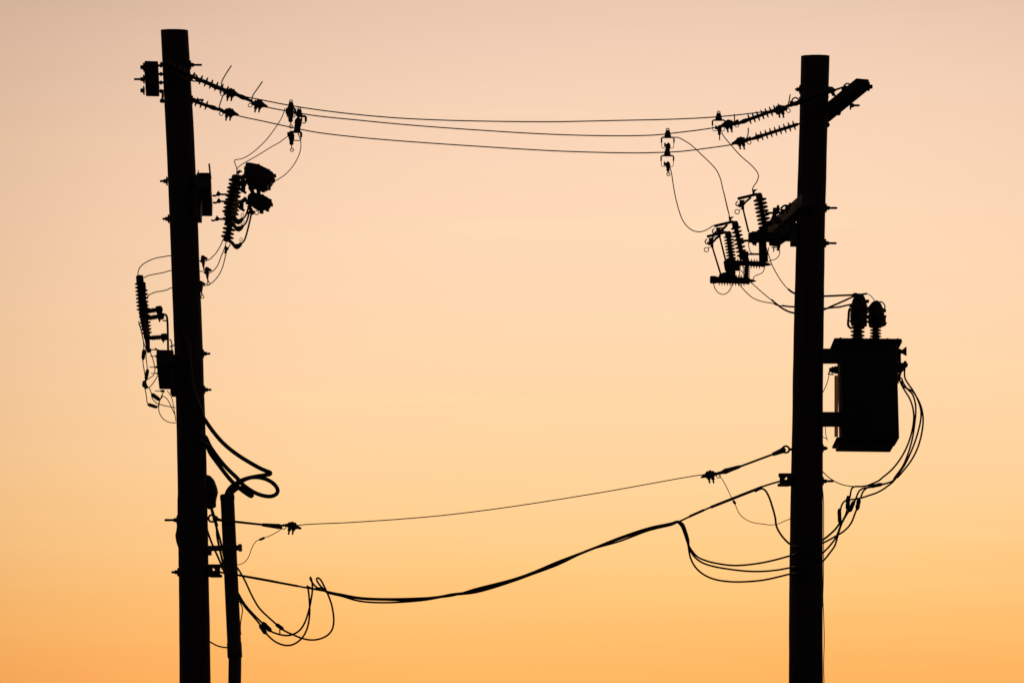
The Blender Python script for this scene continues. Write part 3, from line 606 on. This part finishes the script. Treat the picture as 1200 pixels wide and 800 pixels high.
l2 = R7((103,306),(130,348),(160,370),(210,387),(300,402),(360,408),(420,409),(490,403),(545,393)) + [(935,662.5,-.28),(950,658,-.27),(964,647.5,-.15)] + QQ((95,798),(130,755),(160,710),(185,645),(210,580),(250,498),(260,460))
l3 = R7((98,290),(108,345),(125,382),(150,410),(180,430),(220,445),(270,453),(330,455),(430,447),(545,421)) + [(935,670.5,-.28),(950,667,-.27),(964,657.5,-.15)] + QQ((110,845),(145,795),(165,735),(180,680),(205,600),(240,530),(272,478),(290,455))
G4 = 'insulated service cables between the poles'
wire('service_cable', c1s + bundle([.3,.5,1.0,3.2,3.8,1.7,.3,2.2,1.4,1.0,1.9,.3,2.0,1.2,1.4], 0) + e1 + l1, DIA, 'service cable making the widest hanging loop right of the conduit', 'service cable', G4, RUBBER, -.05)
wire('service_cable', c2s + bundle([-.5,-.8,-1.1,-.9,-.8,-1.0,.9,-2.2,-1.3,-1.2,-1.9,-.2,-2.4,-1.8,-.8], 2) + [(794,610.2),(800,613),(804,622),(807,633)] + l2, DIA, 'service cable with the narrow upright loop right of the conduit', 'service cable', G4, RUBBER, -.05)
wire('service_cable', c3s + bundle([0,.2,-.2,.5,.6,1.0,-1.0,.7,.2,.8,.4,.6,-1.0,-.9,.4], 4) + [(793,611.5),(798,615.5),(802,625),(805,634)] + l3, DIA, 'service cable with the lowest hanging loop at both poles', 'service cable', G4, RUBBER, -.05)
c0 = R6((760,478),(820,452),(850,468),(880,520),(905,590),(935,700)) + R7((487,210),(510,252),(545,288),(590,299,-.24),(640,296,-.26),(670,283,-.24)) + QQ((30,740,-.15),(70,712,-.08),(110,678),(150,640),(178,603),(193,582))
wire('service_cable', c0, 2.2, 'cable dropping from the clevis and swinging round the front of the transformer pole', 'service cable', None, RUBBER, -.05)
def splice(p, q_, label, r_=.026, Y=-.05, group='splice connectors on the service cables'):
    a, b = at(*p,Y), at(*q_,Y); ln = (b-a).length
    return solo('splice_connector', MB().lathe(a, b-a, [(0,r_*.45),(ln*.10,r_*.75),(ln*.2,r_),(ln*.45,r_),(ln*.5,r_*.88),(ln*.55,r_),(ln*.82,r_),(ln*.92,r_*.7),(ln,r_*.4)], 12), RUBBER, label, 'connector', group)
splice((323,730.5),(332.3,737.3),'small connector standing apart at the right, on the loop by the conduit', .019)
splice((307,728.5),(318,739.5),'upper connector of the close pair by the conduit', .022)
splice((304.3,731),(312,742.5),'lower connector of the close pair by the conduit', .022)
wire('tag_wire', NN((492,560),(494,580),(494,596)), 1.2, 'tiny wire stub below the connector nearest the middle', 'wire stub', Y=-.05)
splice((983.4,595.5),(984.2,613.5),'connector nearest the transformer pole on its right, hanging lowest', .019)
splice((994,580.5),(993.2,598),'upright connector second from the transformer pole on its right', .021)
splice((1001,586.5),(995.5,599.5),'tilted connector crowded against the upright one', .02)
splice((1007,583.5),(1004.3,597.5),'outermost upright connector in the cluster right of the pole', .021)
splice((1018.5,570.2),(1035,566.8),'connector lying almost level above the cluster right of the pole', .018)
wire('small_wire', NN((148,315),(165,352),(176,385),(170,440),(160,500),(158,560),(162,605)), 1.0, 'short thin wire hugging the right edge of the conduit', 'wire', Y=-.05)
wire('small_wire', [(236,748,.1)]+F((242,625),(265,638),(290,646),(330,650,.05)), 1.6, 'short wire dipping between the left pole and the conduit, low down', 'wire', Y=.05)
wire('drop_cable', M_((275,530),(300,610),(325,690),(345,760))+F((268,130),(285,195),(300,260),(315,330)), 2.4, 'cable from the weatherhead slanting behind the conduit, the right one', 'cable', 'drop cables from the weatherhead', RUBBER, .08)
wire('drop_cable', M_((270,540),(295,640),(315,700),(340,800))+F((270,170),(290,265),(305,330)), 2.4, 'cable from the weatherhead slanting behind the conduit, the left one', 'cable', 'drop cables from the weatherhead', RUBBER, .11)
wire('drop_cable', [(241,614,.13)]+UU((385,225),(402,278),(430,350),(470,440),(505,520),(545,620)), 2.2, 'cable slanting from the edge of the left pole down past the strap', 'cable', 'drop cables from the weatherhead', RUBBER, .13)

# ------------------------------------------------------------------ right pole: open cutouts
def cutout(top, bot, Y, dx, dy, tube_end, r, label):
    x0, y0 = top; x1, y1 = bot
    q = lambda x, y, dY=0: at(x+dx, y+dy, Y+dY)      # pieces laid out from the uppermost cutout
    a, b = at(x0, y0, Y), at(x1, y1, Y); d = b-a; ln = d.length
    t = thing('fuse_cutout', b, label, 'cutout switch', 'open fuse cutouts by the transformer pole')
    part('insulator', MB().lathe(a, d, [(0,.024),(.008,.032),(.055,.034),(.06,.022),(ln-.05,.023),(ln-.045,.034),(ln,.03)], 14), PORC, t)
    sheds(t, a, b, 8, r, .022, PORC, .17, .88, .009)
    tc_ = part('top_contact', MB().bar(q(864.5,233), q(887,227.6), .03, .022).tube([q(880,231.5), q(874,236.5), q(871,240)], .011, 7).tube([q(872.5,235), q(867,236)], .008, 7).box(q(869.3,238.5), X*.022, Yv*.02, Z*.03), STEEL, t)
    part('hook', MB().tube(smooth([q(864.5,236), q(862.3,238.5), q(863.2,241.2), q(866,241)]), .0065, 7).tube(smooth([q(865.5,239), q(866.2,242.2), q(868.8,242)]), .008, 7), STEEL, t)
    part('pull_ring', MB().ring(q(863.8,248.2), 2.7*U, .0045).tube([q(866,246.5), q(869.5,244)], .004, 6), STEEL, t)
    part('fuse_tube', MB().tube([q(869.6,240), q(870.8,245), q(871,246), at(*tube_end, Y)], [.014,.014,1.05*U,1.15*U], 10), POLY, t)
    part('terminal', MB().prism([q(*p) for p in ((881.2,221.8),(883,222.6),(887.4,222),(884.5,224.6),(884,228.8),(882,228.8),(881.8,225.5))], Vector((0,.03,0))), STEEL, t)
    return t
c_1 = cutout((889,226.7),(897.4,271), .05, 0, 0, (877.3,272), 8.3*U, 'highest fuse cutout left of the transformer pole, its thick sheds clear of the others')
part('bottom_contact', MB().box(at(884,278.5,.05), X*7*U, Yv*.04, Z*5*U).prism([at(*p,.05) for p in ((880,282),(888,282),(886,288),(884,286.5),(882.5,287))], Vector((0,.05,0))).tube(smooth([at(886.5,275,.05), at(889,271,.05), at(894,269.5,.05), at(898,271,.05)]), .018, 7), STEEL, c_1)
c_2 = cutout((860.8,259.6),(870.5,304), .55, -27.5, 32, (850.8,307), 6.6*U, 'middle fuse cutout, between the highest and the leftmost')
part('bottom_contact', MB().box(at(858.5,311.5,.55), X*8*U, Yv*.04, Z*5*U).tube(smooth([at(850,306,.55), at(853,318,.55), at(862,320,.55)]), .02, 7), STEEL, c_2)
part('mount', MB().tube([at(866,282.5,.55), at(880,281.8,.5)], .013, 8).box(at(874,301,.55), X*3*U, Yv*.03, Z*6*U), STEEL, c_2)
c_3 = cutout((853,271.5),(857.6,307), .72, -36, 44.3, (844.8,322), 6.2*U, 'leftmost fuse cutout, its fuse tube hanging down to the lowest arrester')
part('bottom_contact', MB().prism([at(*p,.72) for p in ((843,322),(847,320),(853,319),(856,321),(864,324),(862,327),(842,327))], Vector((0,.06,0))), STEEL, c_3)
part('mount', MB().box(at(857,315.5,.7), X*4.5*U, Yv*.03, Z*4*U), STEEL, c_3)

def arrester_r(x0, y0, x1, y1, Y, nx, label, r=4.0, tip=True):
    a, b = at(x0,y0,Y), at(x1,y1,Y); d = b-a; ln = d.length
    t = thing('surge_arrester', a, label, 'surge arrester', 'surge arresters under the open cutouts')
    prof = [(0,r*.8*U),(.01,r*U),(.06,r*U),(.065,r*.85*U),(ln*.78,r*.85*U),(ln*.79,r*.95*U),(ln*.86,r*.95*U)] + ([(ln*.865,.018),(ln*.93,.015),(ln,.004)] if tip else [(ln,.012)])
    part('body', MB().lathe(a, d, prof, 14), POLY, t)
    sheds(t, a, b, nx, (r+2.6)*U, r*.85*U, POLY, .2, .74, .006)
    return t
arrester_r(850.5,307.5,904,310,.55,10,'upper level arrester with a pointed right tip, under the open cutouts', 3.8)
arrester_r(832,327.7,886,329.2,.72,10,'lowest level arrester left of the transformer pole, above the round loop of wire', 4.7)
t_ = thing('support_insulator', at(874.7,330,.65), 'small upright ribbed insulator between the two level arresters', 'insulator')
part('core', MB().tube([at(874.9,312,.65), at(874.5,328,.65)], 2.1*U, 12), POLY, t_)
sheds(t_, at(874.9,312,.65), at(874.5,328,.65), 6, 4.6*U, 2.1*U, POLY, .1, .85, .004)

wire('lead_wire', L6((185,600),(200,650),(230,700),(270,732),(310,742),(350,732),(390,700),(418,655),(435,605)), .9, 'round loop of wire hanging under the lowest level arrester', 'wire', 'thin leads round the open cutouts', Y=.72)
wire('lead_wire', L6((715,545),(725,512),(750,490),(800,472),(840,450),(862,410),(870,365)), .85, 'curly lead linking the tips of the two level arresters', 'wire', 'thin leads round the open cutouts', Y=.6)
wire('lead_wire', L6((925,315),(935,295),(970,283),(1010,272),(1050,240),(1072,190),(1068,150)), .85, 'curved lead from the upper level arrester tip to the hanging peg', 'wire', 'thin leads round the open cutouts', Y=.35)
wire('lead_wire', L6((655,40),(655,90),(668,145),(690,185),(720,205)), .85, 'short curved lead below the highest fuse cutout', 'wire', 'thin leads round the open cutouts', Y=.3)
wire('lead_wire', L6((500,340),(530,390),(560,430),(600,480),(615,520)), .8, 'short slanting lead between the two level arresters', 'wire', 'thin leads round the open cutouts', Y=.6)
wire('lead_wire', L6((535,380),(533,440),(540,515)), .8, 'short upright lead between the two level arresters', 'wire', 'thin leads round the open cutouts', Y=.62)
wire('lead_wire', L6((925,110),(915,170),(900,240),(870,300),(855,360)), .85, 'short lead beside the hanger under the slanting bracket', 'wire', 'thin leads round the open cutouts', Y=.4)

wire('jumper_wire', R2((200,205),(228,208),(262,222),(330,265),(430,357),(490,415),(530,462),(552,505),(566,545),(578,600),(592,655),(612,745),(628,805))+K5((320,110),(345,220),(375,340),(392,410),(400,450)), 1.0, 'jumper swinging down to the terminal of the middle fuse cutout', 'jumper wire', 'jumper wires to the open cutouts', Y=.3)
wire('jumper_wire', R2((570,165),(585,195),(640,262),(690,320),(740,370),(790,412),(832,455),(855,490),(858,520),(845,555),(822,588),(812,612),(818,640)), 1.0, 'jumper with an S-bend above the highest fuse cutout', 'jumper wire', 'jumper wires to the open cutouts', Y=-.1)
wire('jumper_wire', R2((165,430),(180,490),(192,570),(212,680),(245,800))+[(800,258),(806,266),(813,270.6),(821,271.6),(829,268.8),(834,265.5),(838,263.5)], 1.0, 'leftmost jumper, looping low to the tip of the middle cutout arm', 'jumper wire', 'jumper wires to the open cutouts', Y=.5)

# ------------------------------------------------------------------ transformer
def xf(x, y, Y=0): return at(x, y, Y)
TN, TF = -.22, .20
tr = thing('transformer', at(1016,527,TF), 'boxy dark transformer hung on the right side of the right pole', 'transformer')
def roundbox(x0, x1, ytop, ybot, Yn, Yf, ch=.03, roll=.012):
    a, b = at(x0, ytop, Yn), at(x1, ytop, Yn); zt, zbm = a.z, at(x0, ybot, Yn).z; xa, xb = a.x, b.x; mb = MB()
    pl = [(xa+ch,Yn),(xb-ch,Yn),(xb-ch*.3,Yn+ch*.3),(xb,Yn+ch),(xb,Yf-ch),(xb-ch*.3,Yf-ch*.3),(xb-ch,Yf),(xa+ch,Yf),(xa+ch*.3,Yf-ch*.3),(xa,Yf-ch),(xa,Yn+ch),(xa+ch*.3,Yn+ch*.3)]; n = len(pl)
    for z in (zbm, zbm+.004, zt-.004, zt):
        k = .994 if z in (zbm, zt) else 1
        for x_, y_ in pl:
            cx, cy = (xa+xb)/2, (Yn+Yf)/2; xx = cx+(x_-cx)*k
            mb.v.append(Vector((xx, cy+(y_-cy)*k, z-(xx-cx)*roll)))
    for i in range(3):
        for q in range(n):
            e, e2 = i*n+q, i*n+(q+1) % n; mb.f.append((e, e2, e2+n, e+n))
    mb.f.append(tuple(reversed(range(n)))); mb.f.append(tuple(3*n+q for q in range(n)))
    return mb
def half_shell(a, b, r):                     # half-round shell for the lit strip, open towards the tank side
    mb = MB(); d = (b-a).normalized()
    for p in (a, b):
        for k in range(9):
            e = math.pi*k/8; mb.v.append(p + X*(-math.cos(e)*r) + Yv*(-math.sin(e)*r*.5))
    for k in range(8): mb.f.append((k, k+1, k+10, k+9))
    return mb
part('tank', roundbox(985.5,1051,399,512,TN,TF), PAINT, tr)
lid = part('lid', roundbox(977.5,1057.3,396.3,400.3,TN-.03,TF+.03,.02), PAINT, tr)
part('base_rim', roundbox(980.3,1051.3,512.3,514.4,TN-.02,TF+.02,.02), PAINT, tr)
part('skid', roundbox(983.5,1048.3,515,520.2,TN+.05,TF-.005,.01), STEEL, tr)
for xq in (985, 1000, 1020, 1040, 1052):
    part('bolt', MB().lathe(at(xq,396.6+(xq-980)*.015,TN-.02), Z, [(0,.012),(.009,.012),(.012,.006)], 6), STEEL, lid)
part('lit_strip', half_shell(at(980,440,.05), at(980,512,.05), 2.2*U), LIT_STRIP, tr)  # added shell, its colour imitates a slit of light along the tank edge
part('hanger', MB().box(at(974,417.2,-.02), X*.105, Yv*.07, Z*.059), STEEL, tr)
part('hanger', MB().box(at(973.5,491.2,-.02), X*.10, Yv*.07, Z*.058), STEEL, tr)
part('ground_bushing', MB().lathe(at(982,433.3,-.05), -X, [(0,.036),(.03,.040),(.035,.03),(.06,.034),(.065,.022),(.085,.02)], 12).tube(smooth([at(973,435,-.05), at(970.5,438,-.05), at(977,438.6,-.05)]), .007, 6), PORC, tr)
part('lifting_lug', MB().prism([at(*p,-.05) for p in ((1052,408),(1057,410),(1060,407.5),(1062.3,406.3),(1062.4,416.8),(1060,415.6),(1057,413.8),(1052,418))], Vector((0,.03,0))), STEEL, tr)
for (x_, y_, yy) in ((1060.5,428,-.15),(1055.5,433.5,0),(1052.5,443,.12)):
    tb = part('secondary_bushing', MB().lathe(at(1050,y_,yy), X, [(0,.036),(.02,.036),(.025,.028),((x_-1050)*U,.026),((x_-1050)*U+.01,.012)], 12), PORC, tr)
    part('terminal', MB().ball(at(x_,y_-.6,yy), .03).tube([at(x_+.5,y_-5,yy), at(x_-1,y_+6,yy)], .013, 8), STEEL, tb)
part('side_bracket', MB().box(at(1053,420,.02), X*.02, Yv*.03, Z*.09), STEEL, tr)
def bushing(xb_, yb_, xt, yt, rn, Y, n, cap, capr, label=None):
    a, b = at(xb_,yb_,Y), at(xt,yt,Y); d = b-a
    bu = part('bushing', MB().lathe(a, d, [(0,rn*1.4*U),(.015,rn*1.4*U),(.02,rn*U),(d.length,rn*.8*U)], 14), PORC, tr)
    sheds(bu, a, b, n, (rn+3.4)*U, rn*U, PORC, .10, .38, .008)
    return bu
b1 = bushing(1004.8,398,1005.5,350,5.2,-.02,4,None,None)
c1_ = at(1005,385,-.02)
part('bird_guard', MB().lathe(at(1006,381.5,-.02), at(1007.2,345.5,-.02)-at(1006,381.5,-.02), [(0,9.3*U),(.004,10*U),(.012,9.9*U),(.09,10*U),(.16,9.8*U),(.205,9.4*U),(.25,8.0*U),(.285,6.2*U),(.30,4.2*U),(.31,.02)], 28).worn(.016, 16), GUARD, b1)
part('guard_latch', MB().tube(smooth([at(996.5,361,-.1), at(995,364,-.1), at(994.4,372,-.1), at(994.2,382,-.1), at(998,385,-.1)]), .012, 7).prism([at(*p,-.02) for p in ((1001,345.5),(1004,344.2),(1010,344.5),(1013,348),(1009,352),(1003,351))], Vector((0,.05,0))), GUARD, b1)
b2 = bushing(1026,398,1026.3,360,3.6,.1,4,None,None)
part('bird_guard', MB().lathe(at(1027.3,382,.1), at(1026,351.5,.1)-at(1027.3,382,.1), [(0,9.4*U),(.004,10.2*U),(.012,10.2*U),(.03,9.3*U),(.05,9.4*U),(.08,10.2*U),(.10,10.4*U),(.115,9.6*U),(.15,9.8*U),(.19,8.6*U),(.22,7*U),(.24,5*U),(.252,2*U)], 28).worn(.018, 15), GUARD, b2)
part('guard_latch', MB().box(at(1036,364,.1), X*2.2*U, Yv*.02, Z*1.4*U).ball(at(1037.4,363.8,.1), .011).box(at(1036.5,379,.1), X*2.3*U, Yv*.03, Z*.9*U), GUARD, b2)
for p, q_, r_ in (((997,377),(1015.5,376),9.9),((998,366),(1016,365),9.7)):
    a_ = (P(p,-.02)+P(q_,-.02))/2; part('band', MB().ring(a_, r_*U, .008, (Z+Vector((.05,0,0))).normalized(), 24), GUARD, b1)
for x_, y_, w_ in ((1016.5,353,1.8),(1017.4,362,1.3),(1016.6,371,1.6),(996.8,358,1.4)):
    part('clip', MB().box(at(x_,y_,-.02), X*w_*U, Yv*.02, Z*1.5*U), GUARD, b1)
part('wire_loop', MB().tube(smooth([at(1002,349,-.05),at(999,346.2,-.06),at(1001,343.8,-.06),at(1005,344.5,-.05),at(1004,348,-.05)]), .007, 6), WIRE, b1)
part('band', MB().ring(at(1027,376,.1), 10.1*U, .009, (Z+Vector((-.1,0,0))).normalized(), 24), GUARD, b2)
for x_, y_, w_ in ((1017.6,372,1.4),(1017.4,361,1.6),(1037.2,371,1.3),(1020,380,1.8)):
    part('clip', MB().box(at(x_,y_,.1), X*w_*U, Yv*.02, Z*1.3*U), GUARD, b2)
part('wire_loop', MB().tube(smooth([at(1029,355,.0),at(1033,353.5,-.02),at(1036.5,357,-.02),at(1037,361,-.02),at(1034,363,.0)]), .007, 6), WIRE, b2)
# leads to the bushings, with the thick covered part of each
def covered(pts, thick, label, Y, d2):
    w_ = wire('bushing_lead', pts, .95, label, 'wire', 'leads from the open cutouts to the transformer', Y=Y)
    part('cover', MB().tube(smooth([P(p,Y) for p in thick]), d2*U/2, 9), RUBBER, w_)
covered(R3((415,425),(432,475),(450,530),(485,598),(520,650),(558,692),(592,714))+[(939,347,.25),(966,347,.2)], R3((552,686),(575,704),(595,714))+[(940,347.3,.25),(966,347,.2),(985,346.2,.1),(1000,345.6,0),(1008,345.2,-.02),(1016,343.9,-.02)], 'lead curving behind the transformer pole and running level to the first bushing', .25, 2.4)
covered(R3((320,645),(360,680),(400,715),(430,740),(452,757)), R3((448,752),(470,772),(500,795))+R4((110,253),(150,272),(185,280))+[(940,366.5,.25),(966,362.5,.2)]+R4((440,236),(500,210),(560,183),(612,158)), 'lead rising steeply behind the pole to the top of the first bushing', .25, 2.3)
covered(R3((245,655),(285,700),(330,740),(390,764),(460,777))+R4((60,225),(100,229)), R4((98,228),(140,234),(190,237))+[(948,360.5,.25),(966,361.5,.2)]+R4((440,243),(500,238),(550,227),(600,217)), 'lowest lead, sagging gently behind the pole to the transformer', .28, 2.2)
wire('bushing_link', PP((345,106),(375,112),(405,132),(432,162),(452,195)), .8, 'tiny curved wire linking the two guarded bushings', 'wire', Y=.03)
# secondary cables
G5 = 'secondary cables looping down from the transformer'
wire('secondary_cable', R5((880,140),(890,165),(915,212),(945,260),(965,310),(976,370),(974,430),(958,510),(930,590),(890,665),(830,742),(765,797))+QQ((560,182),(500,210),(440,232),(380,238),(335,238),(310,250),(297,282),(292,320),(285,345)), 1.9, 'innermost of the cables looping down right of the transformer', 'cable', G5, RUBBER, -.05)
wire('secondary_cable', R5((895,130),(905,160),(935,205),(965,235),(985,290),(990,350),(982,440),(968,530),(945,615),(905,715),(848,797))+QQ((690,185),(620,212),(540,230),(460,248),(410,256),(375,280),(355,320),(345,350),(330,385)), 1.9, 'second cable from the inside, looping down right of the transformer', 'cable', G5, RUBBER, .0)
wire('secondary_cable', R5((916,50),(914,95),(918,132),(940,170),(972,215),(1005,280),(1023,340),(1024,400),(1005,490),(968,600),(910,720),(856,795))+QQ((700,180),(630,208),(560,222),(480,238),(445,252),(415,280),(400,310),(388,350)), 1.9, 'third cable from the inside, looping down right of the transformer', 'cable', G5, RUBBER, .05)
wire('secondary_cable', R5((890,150),(903,182),(930,200),(965,216),(1000,265),(1028,330),(1039,400),(1033,480),(1005,590),(960,680),(905,752),(862,800))+QQ((740,135),(690,195),(640,235),(590,270),(530,300),(470,320),(420,337),(360,352),(300,360),(255,366),(225,388),(207,425),(198,470)), 1.9, 'outermost of the cables looping down right of the transformer', 'cable', G5, RUBBER, -.1)
wire('ground_wire', QQ((20,85),(40,105),(80,145),(130,180),(180,207),(240,226),(300,236),(350,238)), 1.0, 'thin wire from the pole joining the innermost transformer cable', 'wire', Y=.0)
wire('ground_wire', R5((408,100),(404,135),(385,190),(362,235)), .8, 'thin wire from the small bushing to the pole, between the hangers', 'wire', Y=-.05)
wire('ground_wire', R5((384,445),(386,490),(388,515),(398,548)), .7, 'thin bent wire end below the lower hanger', 'wire', 'wire ends below the lower hanger', Y=-.05)
wire('ground_wire', R5((362,522),(380,530),(398,540)), .7, 'short level wire end below the lower hanger, touching the pole', 'wire', 'wire ends below the lower hanger', Y=-.05)
wire('ground_wire', [(963.6,569,.05),(965,585,.05),(965.2,620,.05),(964.9,680,.05),(964.4,700,.05),(965.4,725,.05),(965.9,750,.05),(965.2,780,.05),(965.8,802,.05),(966.5,830,.05)], .8, 'thin wire running down the right edge of the transformer pole', 'wire')
